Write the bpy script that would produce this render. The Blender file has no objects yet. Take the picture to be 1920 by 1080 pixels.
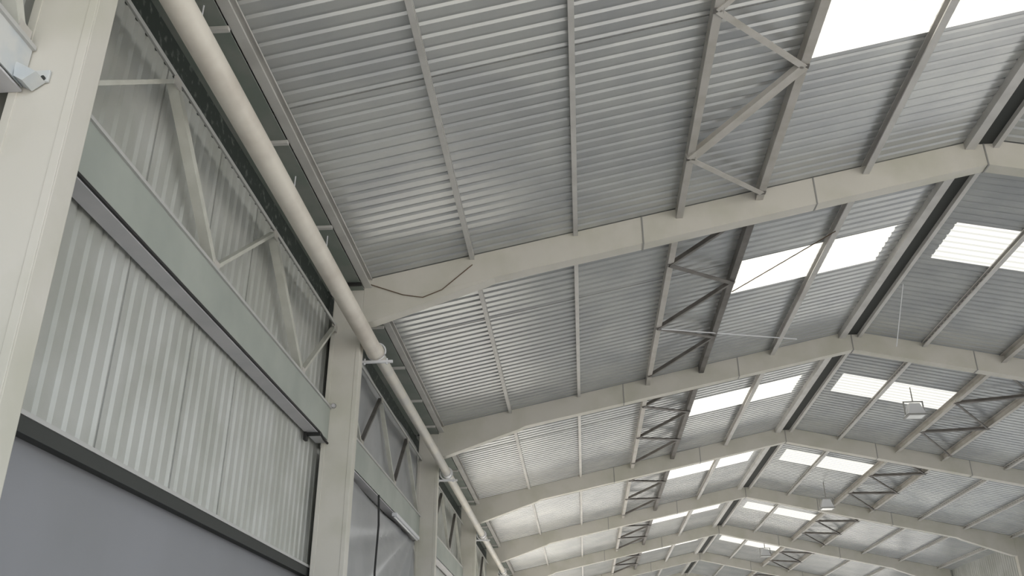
import bpy, math, random
from mathutils import Vector, Matrix
random.seed(7)
scene = bpy.context.scene
col = scene.collection

# ------------------------------------------------------------------ camera
F_PX = 1707.84
yaw, pitch, roll = -0.0724, 0.4397, 0.0017
fw = Vector((math.sin(yaw)*math.cos(pitch), math.cos(yaw)*math.cos(pitch), math.sin(pitch)))
rt = Vector((math.cos(yaw), -math.sin(yaw), 0))
dn = fw.cross(rt)
rt2 = rt*math.cos(roll) + dn*math.sin(roll)
up2 = -(-rt*math.sin(roll) + dn*math.cos(roll))
cam_data = bpy.data.cameras.new('camera')
cam = bpy.data.objects.new('camera', cam_data)
col.objects.link(cam)
cam.matrix_world = Matrix(((rt2.x, up2.x, -fw.x, 0), (rt2.y, up2.y, -fw.y, 0), (rt2.z, up2.z, -fw.z, 1.6), (0, 0, 0, 1)))
cam_data.sensor_width = 36
cam_data.lens = 36*F_PX/1920
cam_data.clip_start = 0.05
cam_data.clip_end = 500
scene.camera = cam

# ------------------------------------------------------------------ world, sun, exposure
world = bpy.data.worlds.new('world'); scene.world = world
world.use_nodes = True
wn = world.node_tree.nodes; wl = world.node_tree.links
wn.clear()
wo = wn.new('ShaderNodeOutputWorld'); wb = wn.new('ShaderNodeBackground'); sky = wn.new('ShaderNodeTexSky')
sky.sky_type = 'NISHITA'; sky.sun_disc = False
sky.sun_elevation = math.radians(48); sky.sun_rotation = math.radians(250)
sky.dust_density = 3.0; sky.air_density = 1.0
mixw = wn.new('ShaderNodeMix'); mixw.data_type = 'RGBA'
mixw.inputs[0].default_value = 0.65
wl.new(sky.outputs[0], mixw.inputs[6]); mixw.inputs[7].default_value = (5.0, 5.1, 5.2, 1)
wl.new(mixw.outputs[2], wb.inputs[0]); wb.inputs[1].default_value = 0.32
wl.new(wb.outputs[0], wo.inputs[0])
sd = bpy.data.lights.new('sun', 'SUN'); sd.energy = 5.5; sd.angle = math.radians(0.6); sd.color = (1.0, 0.96, 0.88)
sun = bpy.data.objects.new('sun', sd); col.objects.link(sun)
# direction light travels: in from the left through the open bays, slightly ahead
sun.rotation_euler = Vector((0.72, 0.22, -0.62)).to_track_quat('-Z', 'Y').to_euler()
scene.view_settings.view_transform = 'Standard'
scene.view_settings.look = 'None'
scene.view_settings.gamma = 1
scene.view_settings.use_curve_mapping = False
scene.view_settings.exposure = 1.0
scene.cycles.use_denoising = True
scene.cycles.max_bounces = 10
scene.cycles.diffuse_bounces = 8
scene.cycles.sample_clamp_indirect = 8

# ------------------------------------------------------------------ dimensions
XE, ZE, XR, ZR = -2.4017, 6.2386, 4.9445, 7.8377
SL = (ZR-ZE)/(XR-XE)
XL, XRR = -2.4155, 2*4.9445+2.4155      # inner faces of the columns
FY = [3.585, 9.561, 15.561, 21.561, 27.561, 33.561, 39.561, 45.561]
Y0, Y1 = -2.4, 45.75
PITCH = 0.153
def zs(x): return ZE + SL*(x-XE) if x <= XR else ZE + SL*(2*XR-XE-x)

# ------------------------------------------------------------------ materials
def mat(name, colr, rough=0.6, metal=0.0, spots=None, amount=0.0, scale=3.0, bump=0.0, spec=0.5):
    m = bpy.data.materials.new(name); m.use_nodes = True
    nt = m.node_tree; b = nt.nodes['Principled BSDF']
    b.inputs['Base Color'].default_value = (*colr, 1)
    b.inputs['Roughness'].default_value = rough
    b.inputs['Metallic'].default_value = metal
    b.inputs['Specular IOR Level'].default_value = spec
    tc = nt.nodes.new('ShaderNodeTexCoord')
    if spots:
        n = nt.nodes.new('ShaderNodeTexNoise'); n.inputs['Scale'].default_value = scale
        n.inputs['Detail'].default_value = 6
        r = nt.nodes.new('ShaderNodeValToRGB')
        r.color_ramp.elements[0].position = 1-amount-0.12; r.color_ramp.elements[0].color = (0, 0, 0, 1)
        r.color_ramp.elements[1].position = 1-amount+0.12; r.color_ramp.elements[1].color = (1, 1, 1, 1)
        mx = nt.nodes.new('ShaderNodeMix'); mx.data_type = 'RGBA'
        nt.links.new(tc.outputs['Object'], n.inputs['Vector'])
        nt.links.new(n.outputs['Fac'], r.inputs['Fac'])
        nt.links.new(r.outputs['Color'], mx.inputs[0])
        mx.inputs[6].default_value = (*colr, 1); mx.inputs[7].default_value = (*spots, 1)
        nt.links.new(mx.outputs[2], b.inputs['Base Color'])
    if bump:
        n2 = nt.nodes.new('ShaderNodeTexNoise'); n2.inputs['Scale'].default_value = 25
        bp = nt.nodes.new('ShaderNodeBump'); bp.inputs['Strength'].default_value = bump
        nt.links.new(tc.outputs['Object'], n2.inputs['Vector'])
        nt.links.new(n2.outputs['Fac'], bp.inputs['Height'])
        nt.links.new(bp.outputs['Normal'], b.inputs['Normal'])
    return m
M = {}
M['roof'] = mat('galvanised_roof_sheet', (0.52, 0.53, 0.52), 0.26, 0.4, (0.44, 0.45, 0.455), 0.5, 1.3)
M['wall'] = mat('weathered_wall_sheet', (0.50, 0.51, 0.49), 0.5, 0.25, (0.42, 0.43, 0.40), 0.5, 1.7)
M['cream'] = mat('cream_painted_steel', (0.60, 0.58, 0.53), 0.5, 0.0, (0.52, 0.51, 0.44), 0.45, 1.6, 0.05)
M['purlin'] = mat('grey_primed_steel', (0.60, 0.59, 0.57), 0.5, 0.15, (0.52, 0.51, 0.49), 0.45, 3.0)
M['taupe'] = mat('dark_taupe_steel', (0.17, 0.16, 0.15), 0.55, 0.1, (0.12, 0.11, 0.10), 0.45, 4.0)
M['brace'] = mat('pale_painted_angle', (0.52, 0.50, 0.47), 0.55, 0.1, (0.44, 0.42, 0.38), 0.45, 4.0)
M['girder'] = mat('pale_green_grey_paint', (0.39, 0.42, 0.385), 0.55, 0.0, (0.33, 0.36, 0.33), 0.5, 1.5)
M['flange'] = mat('lilac_grey_paint', (0.56, 0.55, 0.57), 0.5, 0.0, (0.50, 0.50, 0.52), 0.5, 3.0)
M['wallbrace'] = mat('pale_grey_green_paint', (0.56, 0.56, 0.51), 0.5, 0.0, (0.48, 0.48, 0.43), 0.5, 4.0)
M['bluish'] = mat('pale_bluish_paint', (0.50, 0.54, 0.57), 0.5, 0.0, (0.60, 0.61, 0.60), 0.5, 6.0)
M['chord'] = mat('pale_grey_paint', (0.50, 0.50, 0.49), 0.5, 0.1)
M['pipe'] = mat('cream_plastic_pipe', (0.72, 0.68, 0.61), 0.45, 0.0, (0.55, 0.50, 0.44), 0.45, 2.0)
M['pipe2'] = mat('grey_cream_pipe', (0.52, 0.51, 0.48), 0.45, 0.0, (0.62, 0.59, 0.52), 0.5, 2.5)
M['white'] = mat('white_painted_steel', (0.70, 0.71, 0.74), 0.4)
M['plaster'] = mat('grey_rendered_masonry', (0.27, 0.275, 0.295), 0.85, 0.0, (0.25, 0.255, 0.27), 0.5, 0.8, 0.03)
M['dark'] = mat('near_black_matt', (0.045, 0.048, 0.045), 0.8)
M['gutter'] = mat('dark_green_gutter_sheet', (0.20, 0.23, 0.205), 0.6, 0.1, (0.26, 0.27, 0.25), 0.45, 2.5)
M['eave_strip'] = mat('mottled_black_green_strip', (0.022, 0.030, 0.026), 0.8, 0.0, (0.16, 0.18, 0.16), 0.32, 14.0)
M['black'] = mat('black_rubber', (0.012, 0.012, 0.012), 0.6)
M['rust'] = mat('rusty_plate', (0.38, 0.20, 0.07), 0.8, 0.0, (0.55, 0.48, 0.36), 0.5, 22.0)
M['brown'] = mat('brown_wire', (0.13, 0.09, 0.06), 0.7)
M['concrete'] = mat('pale_concrete_floor', (0.46, 0.45, 0.43), 0.8, 0.0, (0.38, 0.37, 0.35), 0.5, 0.6)
M['ground'] = mat('pale_dry_ground', (0.42, 0.40, 0.36), 0.9)
M['tarp'] = mat('grey_plastic_tarpaulin', (0.36, 0.37, 0.38), 0.38, 0.0, (0.31, 0.32, 0.33), 0.5, 2.0)
M['glass'] = mat('lamp_glass', (0.75, 0.76, 0.76), 0.15)
M['lamp'] = mat('grey_lamp_housing', (0.30, 0.30, 0.29), 0.5, 0.2)
def skylight_mat():
    m = bpy.data.materials.new('translucent_fibreglass_sheet'); m.use_nodes = True
    nt = m.node_tree; nt.nodes.clear()
    o = nt.nodes.new('ShaderNodeOutputMaterial'); tr = nt.nodes.new('ShaderNodeBsdfTranslucent'); df = nt.nodes.new('ShaderNodeBsdfDiffuse')
    tr.inputs[0].default_value = (0.33, 0.32, 0.286, 1); df.inputs[0].default_value = (0.8, 0.8, 0.76, 1)
    mx = nt.nodes.new('ShaderNodeMixShader'); mx.inputs[0].default_value = 0.2
    nt.links.new(tr.outputs[0], mx.inputs[1]); nt.links.new(df.outputs[0], mx.inputs[2]); nt.links.new(mx.outputs[0], o.inputs[0])
    return m
M['sky'] = skylight_mat()

# ------------------------------------------------------------------ mesh helpers
class MB:
    def __init__(self): self.v = []; self.f = []; self.smooth = False
    def add(self, vs, fs):
        n = len(self.v); self.v += [tuple(v) for v in vs]; self.f += [tuple(i+n for i in f) for f in fs]; return self
    def box(self, x0, x1, y0, y1, z0, z1):
        return self.add([(x0,y0,z0),(x1,y0,z0),(x1,y1,z0),(x0,y1,z0),(x0,y0,z1),(x1,y0,z1),(x1,y1,z1),(x0,y1,z1)],
                        [(0,3,2,1),(4,5,6,7),(0,1,5,4),(1,2,6,5),(2,3,7,6),(3,0,4,7)])
    def bar(self, a, b, w, h, up=(0,0,1)):
        a = Vector(a); b = Vector(b); d = (b-a).normalized(); u = Vector(up)
        s = d.cross(u).normalized(); u = s.cross(d).normalized()
        vs = [p + s*(w/2*i) + u*(h/2*j) for p in (a, b) for i, j in ((-1,-1),(1,-1),(1,1),(-1,1))]
        return self.add(vs, [(0,1,2,3),(7,6,5,4),(0,4,5,1),(1,5,6,2),(2,6,7,3),(3,7,4,0)])
    def section(self, a, b, pts, up=(0,0,1), closed=True):
        # extrude a 2D section (s, u) from a to b
        a = Vector(a); b = Vector(b); d = (b-a).normalized(); u = Vector(up)
        s = d.cross(u).normalized(); u = s.cross(d).normalized(); n = len(pts)
        vs = [p + s*q[0] + u*q[1] for p in (a, b) for q in pts]
        fs = [(i, (i+1) % n, n+(i+1) % n, n+i) for i in range(n)]
        fs += [tuple(reversed(range(n))), tuple(range(n, 2*n))]
        return self.add(vs, fs)
    def tube(self, pts, r, seg=20, caps=True):
        pts = [Vector(p) for p in pts]; rs = r if isinstance(r, (list, tuple)) else [r]*len(pts)
        vs = []; n = len(pts)
        for i, p in enumerate(pts):
            d = (pts[min(i+1, n-1)] - pts[max(i-1, 0)]).normalized()
            ref = Vector((0,0,1)) if abs(d.z) < 0.9 else Vector((1,0,0))
            s = d.cross(ref).normalized(); u = s.cross(d).normalized()
            for k in range(seg):
                a = 2*math.pi*k/seg; vs.append(p + (s*math.cos(a) + u*math.sin(a))*rs[i])
        fs = [(i*seg+k, i*seg+(k+1) % seg, (i+1)*seg+(k+1) % seg, (i+1)*seg+k) for i in range(n-1) for k in range(seg)]
        if caps: fs += [tuple(reversed(range(seg))), tuple(range((n-1)*seg, n*seg))]
        return self.add(vs, fs)
    def prism(self, pts, y0, y1):      # polygon in XZ extruded along Y
        n = len(pts); vs = [(x, y0, z) for x, z in pts] + [(x, y1, z) for x, z in pts]
        return self.add(vs, [(i, (i+1) % n, n+(i+1) % n, n+i) for i in range(n)] + [tuple(reversed(range(n))), tuple(range(n, 2*n))])
    def build(self, name, m, parent=None, smooth=False, bevel=0.0):
        me = bpy.data.meshes.new(name); me.from_pydata(self.v, [], self.f)
        me.materials.append(M[m]); me.validate(); me.update()
        if smooth:
            for p in me.polygons: p.use_smooth = True
        o = bpy.data.objects.new(name, me); col.objects.link(o)
        if parent:
            o.parent = parent
            if parent.parent is None: o.location = -Vector(parent.location)   # vertices are in world space
        if smooth or bevel:
            if smooth:
                for e in me.edges: pass
                try: me.set_sharp_from_angle(angle=math.radians(40))
                except Exception: pass
        if bevel:
            b = o.modifiers.new('bevel', 'BEVEL'); b.width = bevel; b.segments = 2; b.limit_method = 'ANGLE'
        return o
def tag(o, label, cat, group=None):
    o['label'] = label; o['category'] = cat
    if group: o['group'] = group
    return o
def struct(o): o['kind'] = 'structure'; return o
def thing(name, loc, label, cat, group=None):
    o = bpy.data.objects.new(name, None); col.objects.link(o); o.location = loc; o.empty_display_size = 0.2
    return tag(o, label, cat, group)
BAY = ['bay in front of the first full rafter', 'bay between the first and second full rafters', 'bay between the second and third full rafters',
       'bay between the third and fourth full rafters', 'bay between the fourth and fifth full rafters', 'bay between the fifth and sixth full rafters', 'farthest bay by the gable wall']
ORD = ['nearest', 'second', 'third', 'fourth', 'fifth', 'sixth', 'seventh']
def bay_word(b): return ORD[b] + ' bay'

# ------------------------------------------------------------------ setting: ground, floor
def snap(y): return (math.floor(y/PITCH)+0.5)*PITCH
def profile(y0, y1, seams=(), h=0.020):
    """trapezoidal corrugation seen from below: wide pans, narrow grooves going up"""
    pts = [(y0, 0.0)]
    k = math.ceil((y0+0.034)/PITCH)
    while k*PITCH + 0.034 < y1:
        c = k*PITCH
        pts += [(c-0.032, 0), (c-0.013, h), (c+0.013, h), (c+0.032, 0)]
        if any(abs(c-q) < PITCH/2 for q in seams):
            pts += [(c+0.044, 0.0), (c+0.0441, 0.035), (c+0.0555, 0.035), (c+0.0556, -0.004), (c+0.062, -0.004), (c+0.0625, 0.0)]
        k += 1
    pts.append((y1, 0.0))
    return pts
def sheet(mb, x0, x1, y0, y1, seams=(), dz=0.0):
    pr = profile(y0, y1, seams); n = len(pr)
    vs = [(x0, y, zs(x0)+h+dz) for y, h in pr] + [(x1, y, zs(x1)+h+dz) for y, h in pr]
    mb.add(vs, [(i, i+1, n+i+1, n+i) for i in range(n-1)])
def wsheet(mb, x, y0, y1, z0, z1, sgn=1, seams=()):
    pr = profile(y0, y1, seams); n = len(pr)
    vs = [(x-sgn*h, y, z0) for y, h in pr] + [(x-sgn*h, y, z1) for y, h in pr]
    mb.add(vs, [(i, i+1, n+i+1, n+i) for i in range(n-1)])

struct(MB().box(XL-0.6, XRR+0.8, Y0-0.5, Y1+0.4, -0.2, 0).build('floor', 'concrete'))
struct(MB().box(-60, 70, -60, 110, -0.45, -0.2).build('ground', 'ground'))

# roof sheets with the skylights left open
bounds = [(Y0, 3.585)] + [(FY[i], FY[i+1]) for i in range(7)]
SKYR = [None, (6.17, 7.17), (11.43, 12.42), (17.53, 18.52), (23.22, 24.18), (29.4, 30.4), (35.4, 36.4), None]
SX0, SX1 = 2.25, 4.52
RX0, RX1 = 5.33, 7.50
XO = XL-0.75      # roof runs out over the wall to this x
win = 0
SKYR = [s and (snap(s[0]), snap(s[1])) for s in SKYR]
for b, (a, c) in enumerate(bounds):
    c2 = c if b < 7 else Y1
    s = SKYR[b]
    for side in (0, 1):
        mb = MB()
        xo, xi = (XO, 4.86) if side == 0 else (2*XR-XO, 5.04)
        s0, s1 = (SX0, SX1) if side == 0 else (RX0, RX1)
        if s:
            seam = (s[0],) if side == 0 else ()
            sheet(mb, xo, xi, a, s[0], (s[0]-0.05,) if side == 0 else ()); sheet(mb, xo, xi, s[1], c2)
            if side == 0: sheet(mb, xo, s0, s[0], s[1]); sheet(mb, s1, xi, s[0], s[1])
            else: sheet(mb, xo, s1, s[0], s[1]); sheet(mb, s0, xi, s[0], s[1])
            win += 1
            w = MB(); sheet(w, s0-0.03, s1+0.03, s[0]-0.03, s[1]+0.03, (), 0.004)
            struct(w.build('window_%d' % win, 'sky'))
        else: sheet(mb, xo, xi, a, c2)
        struct(mb.build('ceiling', 'roof'))
# ridge closure: darkness of the gap is put into the colour of cap and board
rc = MB().prism([(4.80, zs(4.80)+0.045), (XR, ZR+0.06), (5.09, zs(5.09)+0.045), (5.09, zs(5.09)+0.055), (XR, ZR+0.075), (4.80, zs(4.80)+0.055)], Y0, Y1)
rc.box(4.83, 5.055, Y0, Y1, ZR-0.075, ZR-0.06)
struct(rc.build('trim_1', 'dark'))

# left wall
WX = -2.86
wb_ = MB(); wsheet(wb_, WX, Y0, 16.8, 2.96, 6.0, 1, (5.08, 6.10, 7.10)); wsheet(wb_, WX, 16.8, Y1, 3.60, 6.0, 1)
struct(wb_.build('wall_left', 'wall'))
struct(MB().box(-3.16, -2.90, Y0, 16.8, 0, 2.93).build('wall_left', 'plaster'))
struct(MB().box(-2.895, -2.80, Y0, 15.5, 2.915, 2.985).box(-2.80, -2.795, Y0, 15.5, 2.90, 2.985).build('trim_2', 'dark'))  # near-black channel below the pale ledge
struct(MB().box(-2.90, -2.788, Y0, 15.5, 2.987, 3.012).build('trim_3', 'chord'))
struct(MB().box(-2.875, -2.845, Y0, Y1, 5.86, 6.12).build('trim_4', 'eave_strip'))  # mottled black-green strip along the top of the sheeting
# right wall: sheeting hangs above an open side
wr = MB(); wsheet(wr, XRR+0.42, Y0, Y1, 4.6, 6.15, -1)
struct(wr.build('wall_right', 'wall'))
# gable wall at the far end
g = MB(); pts = []; k = 0
x = XL-0.45
while x < XRR+0.45:
    pts += [(x, 0), (x+0.04, 0), (x+0.06, 0.03), (x+0.09, 0.03), (x+0.11, 0)]
    x += 0.153
n = len(pts)
g.add([(x, Y1-0.02+h, 4.2) for x, h in pts] + [(x, Y1-0.02+h, zs(x)-0.01) for x, h in pts], [(i, i+1, n+i+1, n+i) for i in range(n-1)])
struct(g.build('wall_back', 'wall'))

# ------------------------------------------------------------------ portal frames
def frame(i, y):
    H = 0.085
    lab = ['cream steel portal frame whose near column fills the left edge of the view',
           'cream steel portal frame with the nearest full rafter, its column beside the pipe clamp',
           'cream steel portal frame second in line, just beyond the hanging tarpaulins',
           'cream steel portal frame third in line, grey and shaded below the ridge',
           'cream steel portal frame fourth in line down the hall',
           'cream steel portal frame fifth in line, small and far down the hall',
           'cream steel portal frame sixth in line, last but one before the gable wall',
           'cream steel portal frame standing against the corrugated gable wall'][i]
    t = thing('portal_frame', (XR, y, 0), lab, 'steel frame', 'portal frames down the hall')
    for s in (1, -1):
        X = lambda x: x if s == 1 else 2*XR-x
        a, b = sorted((X(XL-0.35), X(XL)))
        c = MB().box(a, b, y-H, y+H, 0, zs(XL)-0.005).build('column', 'cream', t, bevel=0.012)
        # raised lips along both edges of the near face, and a seam
        l = MB()
        for xx in (XL-0.35, XL-0.045):
            p, q = sorted((X(xx), X(xx+0.045))); l.box(p, q, y-H-0.006, y-H+0.002, 0.02, 5.6)
        l.build('edge_lip', 'cream', c, bevel=0.002)
        p, q = sorted((X(XL-0.46), X(XL+0.1)))
        MB().box(p, q, y-0.16, y+0.16, 0.0, 0.03).build('base_plate', 'cream', t)
        D = 0.35
        raf = [(X(XL), zs(XL)-0.004), (XR, ZR-0.004), (XR, ZR-D-0.01), (X(-0.9), zs(-0.9)-D), (X(XL), zs(XL)-D)]
        MB().prism(raf, y-H, y+H).build('rafter', 'cream', t)
        hn = [(X(XL), zs(XL)-D+0.01), (X(-0.88), zs(-0.88)-D+0.004), (X(-1.0), zs(-1.0)-D-0.03), (X(XL+0.12), zs(XL)-0.53), (X(XL), zs(XL)-0.55)]
        MB().prism(hn, y-H+0.002, y+H-0.002).build('haunch', 'cream', t)
        for xx in (0.85, 2.90):
            z = zs(xx)
            MB().prism([(X(xx-0.008), z-0.004), (X(xx+0.008), z-0.004), (X(xx+0.010), z-D-0.012), (X(xx-0.006), z-D-0.012)], y-H-0.008, y+H+0.008).build('splice_plate', 'lamp', t)
    MB().box(XR-0.008, XR+0.008, y-H-0.008, y+H+0.008, ZR-0.375, ZR-0.01).build('ridge_plate', 'lamp', t)
    return t
for i, y in enumerate(FY): frame(i, y)

t = thing('wall_bolt', (-2.68, 9.46, 4.70), 'small dark bolt head on the near face of the second column beside the beam end', 'bolt')
MB().tube([(-2.66, 9.445, 4.70), (-2.66, 9.474, 4.70)], 0.022, 6).build('head', 'flange', t)
MB().tube([(-2.66, 9.462, 4.70), (-2.66, 9.472, 4.70)], 0.03, 16).build('washer', 'lamp', t)

# ------------------------------------------------------------------ purlins
def cpurlin(x, y0, y1, m, name, label, cat='purlin', group=None, depth=0.12, w=0.068, flip=False, drop=0.0, th=0.003):
    z = zs(x)-drop
    s = -1 if flip else 1
    # C section: web plus two flanges and a lip
    mb = MB()
    P = [(0, 0), (w, 0), (w, -0.018), (w-th, -0.018), (w-th, -th), (th, -th), (th, -depth+th), (w-th, -depth+th), (w-th, -depth+0.018), (w, -depth+0.018), (w, -depth), (0, -depth)]
    P = [((q[0]-w/2)*s, q[1]) for q in P]
    if s == 1: P = P[::-1]
    n = len(P)
    mb.add([(x+a, y0, z+b) for a, b in P] + [(x+a, y1, z+b) for a, b in P],
           [(i, (i+1) % n, n+(i+1) % n, n+i) for i in range(n)])
    o = mb.build(name, m)
    return tag(o, label, cat, group)
LP = [(-2.37, 'left eave', 'purlin'), (-1.155, 'first up from the left eave', 'purlin'), (0.065, 'second up from the left eave', 'purlin'), (3.52, 'between the left roof truss and the ridge', 'purlin')]
RP = [(6.17, 'first down the right slope from the ridge', 'purlin'), (9.80, 'third down the right slope below its truss', 'purlin'), (11.02, 'fourth down the right slope', 'purlin'), (2*XR+2.37, 'right eave', 'purlin')]
for b in range(7):
    y0, y1 = FY[b]+0.087, FY[b+1]-0.087
    for x, d, m in LP:
        dep = 0.12 if x < -2 else (0.058 if x < 1 else 0.12)
        cpurlin(x, y0, y1, m, 'roof_purlin', 'grey steel roof purlin, %s, in the %s' % (d, bay_word(b)), group='purlins under the left roof slope', depth=dep, w=0.085 if x < -2 else (0.052 if x < 1 else 0.075), flip=(x > 0.5), th=0.005)
    if b >= 1:
        for x, d, m in RP:
            cpurlin(x, y0, y1, m, 'roof_purlin', 'grey steel roof purlin, %s, in the %s' % (d, bay_word(b)), group='purlins under the right roof slope', flip=True, depth=0.085, w=0.07)
    # ridge purlins
    for x, w_, nm in ((4.775, 0.11, 'wide grey ridge purlin left of the dark ridge gap in the '), (5.08, 0.06, 'thin grey ridge purlin right of the dark ridge gap in the ')):
        mb = MB().box(x-w_/2, x+w_/2, y0, y1, zs(x)-0.11, zs(x)-0.001)
        tag(mb.build('ridge_purlin', 'purlin'), nm + bay_word(b), 'purlin', 'ridge purlins')

# ------------------------------------------------------------------ bracing trusses lying under the roof sheets
def roof_truss(b, side):
    y0, y1 = FY[b]+0.087, FY[b+1]-0.087
    X = (lambda x: x) if side == 0 else (lambda x: 2*XR-x)
    xa, xb = 1.29, 2.24
    if side == 1: xb = 2.44; xa = 1.45
    lab = 'zigzag bracing truss under the %s roof slope in the %s' % (('left', 'right')[side], bay_word(b))
    t = thing('roof_truss', (X(1.75), (y0+y1)/2, zs(X(1.75))-0.15), lab, 'truss', 'bracing trusses under the roof')
    for xx, w in ((xa, 0.075), (xb, 0.085)):
        x = X(xx); z = zs(x)
        mm = 'taupe' if xx == xb and side == 0 and b else 'brace'  # left upper chord is dark taupe beyond the near bay
        mb = MB()
        w2 = w/2; dd = 0.14
        # chord: Z shaped bar
        s = 1 if side == 0 else -1
        mb.box(x-w2, x+w2, y0, y1, z-dd, z-dd+0.006).box(x-0.004 + s*w2*0.9*(-1), x+0.004 + s*w2*0.9*(-1), y0, y1, z-dd+0.006, z-0.001)
        mb.box(x-w2, x+w2, y0, y1, z-0.012, z-0.004)
        mb.build('chord', mm, t)
    nodes = {0: [(xb, 4.9), (xa, 5.97), (xb, 7.02), (xa, 8.2), (xb, 9.3)]}.get(b)
    if nodes is None:
        f = FY[b]
        nodes = [(xb, f+0.12), (xa, f+1.14), (xb, f+2.17), (xa, f+3.28), (xb, f+4.2), (xa, f+5.43)]
    else: nodes = [(xa, 3.8)] + nodes
    for k in range(len(nodes)-1):
        (p, ya), (q, yb) = nodes[k], nodes[k+1]
        wide = k % 2 == 0
        a = Vector((X(p), ya, zs(X(p))-0.152)); c = Vector((X(q), yb, zs(X(q))-0.152))
        wd = 0.07 if not wide else 0.045
        if b == 0: wd = (0.05 if wide else 0.085); wd = 0.12 if k == 3 else 0.06
        nrm = (SL*(-1 if side == 0 else 1), 0, 1)
        mb = MB().section(a, c, [(-wd/2, -0.004), (wd/2, -0.004), (wd/2, 0.004), (-wd/2+0.005, 0.004), (-wd/2+0.005, 0.05), (-wd/2, 0.05)], up=nrm)
        mb.build('diagonal', 'brace' if (b == 0) else 'taupe', t)  # diagonals pale in the near bay, dark taupe in the others
    for (p, ya) in nodes:
        x = X(p); z = zs(x)-0.148
        MB().box(x-0.045, x+0.045, ya-0.035, ya+0.035, z+0.001, z+0.006).build('node_plate', 'taupe', t)
for b in range(7): roof_truss(b, 0)
for b in range(1, 7): roof_truss(b, 1)

# ------------------------------------------------------------------ runway beams, wall trusses
GX = -2.70
def runway(b, y0, y1, where):
    t = thing('runway_beam', (GX, (y0+y1)/2, 4.3), 'pale %s beam on the left wall %s' % ('bluish' if b == 0 else 'green-grey channel', where), 'beam', 'runway beams along the left wall')
    zb = 4.44 if b == 0 else 4.315
    MB().box(GX-0.004, GX+0.004, y0, y1, zb, 4.665).build('web', 'bluish' if b == 0 else 'girder', t)
    MB().box(GX-0.004, GX+0.022, y0, y1, 4.665, 4.69).build('top_lip', 'chord', t)
    mb = MB().box(GX-0.125, GX+0.006, y0, y1, zb-0.03, zb-0.018).box(GX-0.125, GX-0.117, y0, y1, zb-0.018, zb+0.015)
    mb.build('bottom_flange', 'flange', t)
def wall_truss(b, y0, y1, tops, bots, where, dark):
    t = thing('wall_truss', (GX, (y0+y1)/2, 4.7), 'light zigzag truss above the wall beam %s' % where, 'truss', 'trusses above the runway beams')
    MB().box(GX-0.035, GX+0.002, y0, y1, 5.662, 5.667).box(GX-0.003, GX+0.002, y0, y1, 5.632, 5.662).build('top_chord', 'chord', t)
    seq = sorted([(y, 1) for y in tops] + [(y, 0) for y in bots])
    for k in range(len(seq)-1):
        (ya, ta), (yb, tb) = seq[k], seq[k+1]
        a = Vector((GX-0.01, ya, 5.63 if ta else 4.70)); c = Vector((GX-0.01, yb, 5.63 if tb else 4.70))
        w = 0.075 if ta else 0.05
        m = 'wallbrace'
        # box section; beyond the near bay, members rising away are dark taupe
        big = ta and not dark
        dx, dw = (0.075, 0.06) if big else (0.055, 0.03)
        mb = MB().bar(a-Vector((dx/2-0.01, 0, 0)), c-Vector((dx/2-0.01, 0, 0)), dw, dx, up=(1, 0, 0))
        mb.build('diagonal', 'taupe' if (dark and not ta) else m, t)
    for y, tt in seq:
        z = 5.61 if tt else 4.715
        MB().prism([(GX-0.008, z-0.04), (GX+0.006, z-0.04), (GX+0.006, z+0.04), (GX-0.008, z+0.04)], y-0.05, y+0.05).build('node_plate', 'brace', t)
wh = ['left of the near column', 'between the near column and the second column', 'above the hanging tarpaulin', 'past the third column', 'past the fourth column', 'past the fifth column', 'past the sixth column', 'nearest the gable wall']
runway(0, Y0, 3.49, wh[0]); wall_truss(0, Y0, 3.49, [-1.7, 0.6, 2.8], [-0.6, 1.7, 3.4], wh[0], False)
for b in range(7):
    y0, y1 = FY[b]+0.09, FY[b+1]-0.09
    runway(b+1, y0, y1, wh[b+1])
    if b == 0: tops, bots = [4.97, 7.2, 9.44], [3.8, 6.04, 8.4]
    else:
        f = FY[b]; tops = [f+0.12, f+2.49, f+4.55]; bots = [f+1.5, f+3.7, f+5.8]
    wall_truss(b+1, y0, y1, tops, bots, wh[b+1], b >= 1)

# black cable along the near runway beam, and its bracket by the second column
cb = []
for k in range(40):
    y = 3.68 + (9.45-3.68)*k/39
    cb.append((GX+0.012, y, 4.304 - (0.03 if k > 37 else 0)))
tag(MB().tube(cb, 0.0125, 8).build('power_cable', 'black', smooth=True), 'black cable stretched along the underside of the near wall beam', 'cable')
t = thing('cable_bracket', (-2.68, 9.2, 4.27), 'small dark cable bracket on the wall beam beside the second column', 'bracket')
MB().box(-2.80, -2.66, 9.05, 9.08, 4.25, 4.283).build('arm', 'black', t)
MB().box(-2.83, -2.80, 9.02, 9.10, 4.20, 4.283).build('clip', 'black', t)
# lighter closure channel under the beam follows the wall
# ------------------------------------------------------------------ eave gutter with its brackets
for b in range(7):
    y0, y1 = FY[b]+0.09, FY[b+1]-0.09
    t = thing('eave_gutter', (-2.6, (y0+y1)/2, 6.1), 'dark green box gutter above the wall %s' % wh[b+1], 'gutter', 'eave gutters of the left wall')
    MB().box(-2.845, -2.415, y0, y1, 6.100, 6.108).build('trough', 'gutter', t)
    ys = [4.98, 6.42, 7.93, 9.27] if b == 0 else [y0+0.9, y0+2.4, y0+3.9, y0+5.3]
    for q in ys:
        MB().box(-2.70, -2.40, q-0.02, q+0.02, 6.068, 6.098).build('bracket', 'black' if q > 9 and b == 0 else 'purlin', t)

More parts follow.
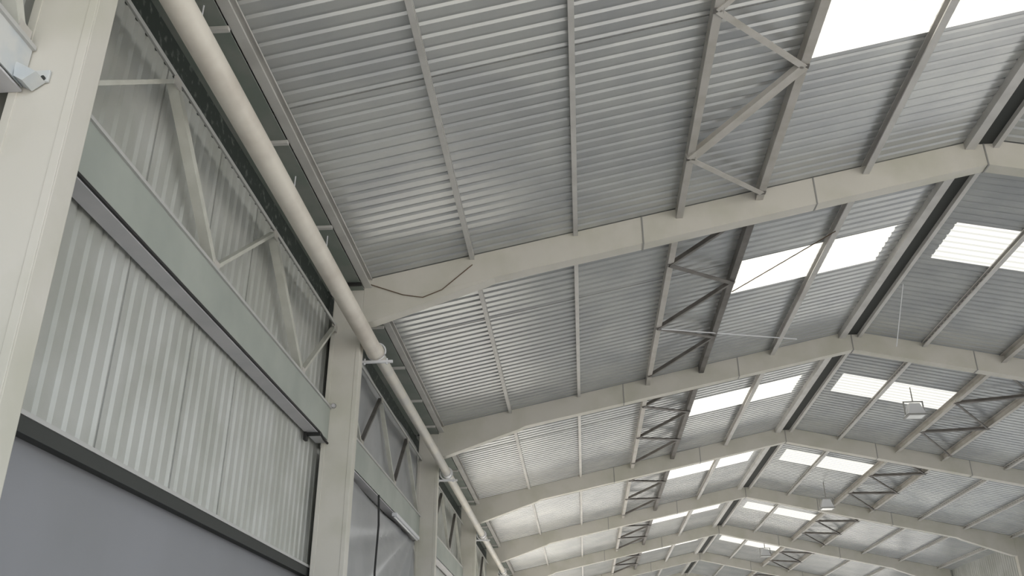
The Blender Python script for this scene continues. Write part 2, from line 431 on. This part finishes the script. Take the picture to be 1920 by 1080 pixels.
# ------------------------------------------------------------------ the long pipe
def long_pipe():
    t = thing('rainwater_pipe', (-2.30, 9.7, 5.45), 'long cream pipe running the length of the left wall past the column tops', 'pipe')
    MB().tube([(-2.30, Y0, 5.52), (-2.30, 3, 5.49), (-2.30, 9.70, 5.425)], 0.093, 28).build('wide_pipe', 'pipe', t, smooth=True)
    MB().tube([(-2.30, 9.68, 5.43), (-2.305, 9.80, 5.45), (-2.305, 9.90, 5.46)], [0.10, 0.10, 0.078], 28).build('reducer', 'pipe', t, smooth=True)
    MB().tube([(-2.305, 9.88, 5.465), (-2.30, 15, 5.49), (-2.30, 30, 5.49), (-2.30, Y1-0.1, 5.49)], 0.070, 24).build('narrow_pipe', 'pipe2', t, smooth=True)
    for y in (15.75, 21.75, 27.75, 33.75):
        MB().tube([(-2.30, y, 5.49), (-2.30, y+0.12, 5.49)], 0.082, 24).build('collar', 'white', t, smooth=True)
long_pipe()
def clamp(y, lab):
    t = thing('pipe_clamp', (-2.30, y, 5.45), lab, 'clamp', 'clamps holding the long pipe')
    MB().box(-2.50, -2.10, y-0.015, y+0.015, 5.315, 5.345).build('bar', 'white', t)
    ring = []
    for k in range(25):
        a = math.pi*2*k/24; ring.append((-2.30+0.108*math.cos(a), y, 5.455+0.108*math.sin(a)))
    MB().tube(ring, 0.010, 8, caps=False).build('ring', 'white', t, smooth=True)
    for dx in (-0.13, 0.13):
        MB().tube([(-2.30+dx, y, 5.30), (-2.30+dx, y, 5.37)], 0.012, 8).build('bolt', 'white', t)
clamp(9.80, 'white steel pipe clamp where the cream pipe narrows at the second column')
clamp(15.70, 'white steel pipe clamp at the third column')
clamp(21.69, 'white steel pipe clamp at the fourth column')
clamp(27.69, 'white steel pipe clamp at the fifth column')
for y, lab in ((4.72, 'thin pale pipe hanger near the top edge beside the near column'), (6.95, 'thin pale pipe hanger halfway along the near bay'), (8.1, 'thin pale pipe hanger nearest the second column')):
    tag(MB().tube([(-2.38, y, 5.60), (-2.46, y+0.02, 5.72), (-2.50, y+0.03, 5.90), (-2.50, y+0.03, 6.098)], 0.006, 8).build('pipe_hanger', 'white', smooth=True), lab, 'hanger', 'hangers of the long pipe')

# wire crossing the first haunch
tag(MB().tube([(-2.36, 9.455, 6.17), (-1.95, 9.46, 6.02), (-1.72, 9.46, 5.98), (-1.5, 9.46, 6.07), (-1.15, 9.46, 6.38)], 0.006, 8).build('wire', 'brown', smooth=True),
    'thin brown wire sagging across the haunch of the nearest full rafter', 'wire')
# rusty plate near the top of the near column
tag(MB().prism([(-2.47, 5.03), (-2.405, 5.00), (-2.395, 5.20), (-2.44, 5.32), (-2.52, 5.34)], 3.475, 3.493).build('gusset_plate', 'rust'),
    'rust-stained plate high on the near column at the top edge of the view', 'plate')
# bracket bolting the previous runway beam to the near column
t = thing('beam_bracket', (-2.64, 3.48, 4.5), 'pale bolted end bracket of the wall beam on the near column', 'bracket')
MB().box(-2.665, -2.565, 3.478, 3.496, 4.46, 4.53).build('plate', 'bluish', t, bevel=0.004)
MB().prism([(-2.70, 4.53), (-2.58, 4.46), (-2.64, 4.41), (-2.69, 4.44)], 3.40, 3.49).build('cleat', 'bluish', t)
for dx, dz in ((-2.62, 4.49), (-2.585, 4.475)):
    MB().tube([(dx, 3.462, dz), (dx, 3.478, dz)], 0.010, 6).build('bolt', 'dark', t)

# ------------------------------------------------------------------ tarpaulins in the second bay
def tarp(y0, y1, z0, z1, x, fan, name_label, seed):
    rnd = random.Random(seed); ny, nz = 90, 40; vs = []
    fr = [(rnd.uniform(3, 9), rnd.uniform(0, 6.28), rnd.uniform(0.3, 1)) for _ in range(4)]
    for j in range(nz+1):
        v = j/nz
        for i in range(ny+1):
            u = i/ny
            if fan: ph = math.atan2(1.02-u, 0.08+(1-v)*0.9)*20
            else: ph = u*26 + 1.5*math.sin(v*3)
            k_ = 1.0 if fan else 0.35
            d = 0.034*k_*math.sin(ph) + 0.012*k_*math.sin(ph*2.3+1) + 0.03*k_*sum(a*math.sin(f*u+p+v*2) for f, p, a in fr)/2
            d *= min(1, (1-v)*5+0.25)
            vs.append((x + d, y0+(y1-y0)*u, z0+(z1-z0)*v + 0.03*math.sin(u*9)*(v > 0.99)))
    fs = [(j*(ny+1)+i, j*(ny+1)+i+1, (j+1)*(ny+1)+i+1, (j+1)*(ny+1)+i) for j in range(nz) for i in range(ny)]
    o = MB().add(vs, fs).build('tarpaulin', 'tarp', smooth=True)
    so = o.modifiers.new('thickness', 'SOLIDIFY'); so.thickness = 0.002
    return tag(o, name_label, 'tarpaulin', 'tarpaulins in the second bay')
tarp(9.68, 15.45, 1.6, 4.22, -2.765, True, 'grey plastic tarpaulin with folds fanning down below the wall beam in the second bay', 3)
tarp(9.68, 15.45, 4.72, 5.84, -2.80, False, 'smoother grey plastic tarpaulin behind the wall truss in the second bay', 5)
tag(MB().tube([(-2.66, 12.02, 4.28), (-2.655, 12.1, 3.9), (-2.66, 12.05, 3.3), (-2.65, 12.1, 2.4), (-2.66, 12.08, 0.4)], 0.014, 8).build('hanging_cable', 'black', smooth=True),
    'thick black cable hanging straight down in front of the folded tarpaulin', 'cable')
t = thing('white_batten', (-2.68, 14.2, 4.26), 'slim white batten fixed under the wall beam in the second bay', 'light')  # plain white strip with a slim pale rod below, unlit
MB().box(-2.71, -2.64, 13.2, 15.2, 4.235, 4.283).build('housing', 'white', t)
MB().tube([(-2.675, 13.25, 4.222), (-2.675, 15.15, 4.222)], 0.013, 10).build('tube', 'glass', t, smooth=True)

# ------------------------------------------------------------------ thin tie rods
tag(MB().tube([(1.33, 12.84, zs(1.33)-0.16), (3.85, 14.95, zs(3.85)-0.1)], 0.010, 8).build('tie_rod', 'white'), 'thin pale tie rod crossing the left roof truss in the second bay', 'rod', 'tie rods under the roof')
tag(MB().tube([(2.3, 12.1, zs(2.3)-0.13), (3.5, 10.85, zs(3.5)-0.13)], 0.007, 8).build('tie_rod', 'brown'), 'thin dark tie rod crossing the left skylight of the second bay', 'rod', 'tie rods under the roof')
tag(MB().tube([(5.14, 13.2, zs(5.14)-0.12), (5.3, 14.4, 7.1)], 0.007, 8).build('tie_rod', 'white'), 'thin pale rod hanging near the ridge beyond the second bay skylights', 'rod', 'tie rods under the roof')

# ------------------------------------------------------------------ hanging floodlights
def floodlight(x, y, z, lab, lit=False):
    t = thing('floodlight', (x, y, z), lab, 'lamp', 'lamps hanging under the right slope')
    MB().tube([(x, y, z+0.16), (x, y, zs(x)-0.002)], 0.012, 8).build('stem', 'lamp', t)
    yk = MB().box(x-0.19, x-0.175, y-0.02, y+0.02, z-0.10, z+0.15).box(x+0.175, x+0.19, y-0.02, y+0.02, z-0.10, z+0.15).box(x-0.19, x+0.19, y-0.02, y+0.02, z+0.15, z+0.165)
    yk.build('yoke', 'lamp', t)
    # tapered housing
    h = MB(); top = [(-0.10, -0.08), (0.10, -0.08), (0.10, 0.08), (-0.10, 0.08)]; bot = [(-0.17, -0.14), (0.17, -0.14), (0.17, 0.14), (-0.17, 0.14)]
    h.add([(x+a, y+c, z+0.11) for a, c in top] + [(x+a, y+c, z-0.12) for a, c in bot], [(3,2,1,0), (0,1,5,4), (1,2,6,5), (2,3,7,6), (3,0,4,7), (4,5,6,7)])
    h.build('housing', 'white', t, bevel=0.01)
    MB().box(x-0.185, x+0.185, y-0.155, y+0.155, z-0.145, z-0.12).build('rim', 'lamp', t)
    MB().box(x-0.15, x+0.15, y-0.12, y+0.12, z-0.150, z-0.144).build('glass', 'glass', t)
floodlight(6.60, 17.66, 7.02, 'grey floodlight on a yoke in front of the third bay skylight on the right slope')
floodlight(6.75, 25.6, 6.85, 'small pale floodlight under the right slope just before the fourth rafter')
floodlight(6.75, 34.9, 7.02, 'tiny distant floodlight under the right slope before the farthest skylights')
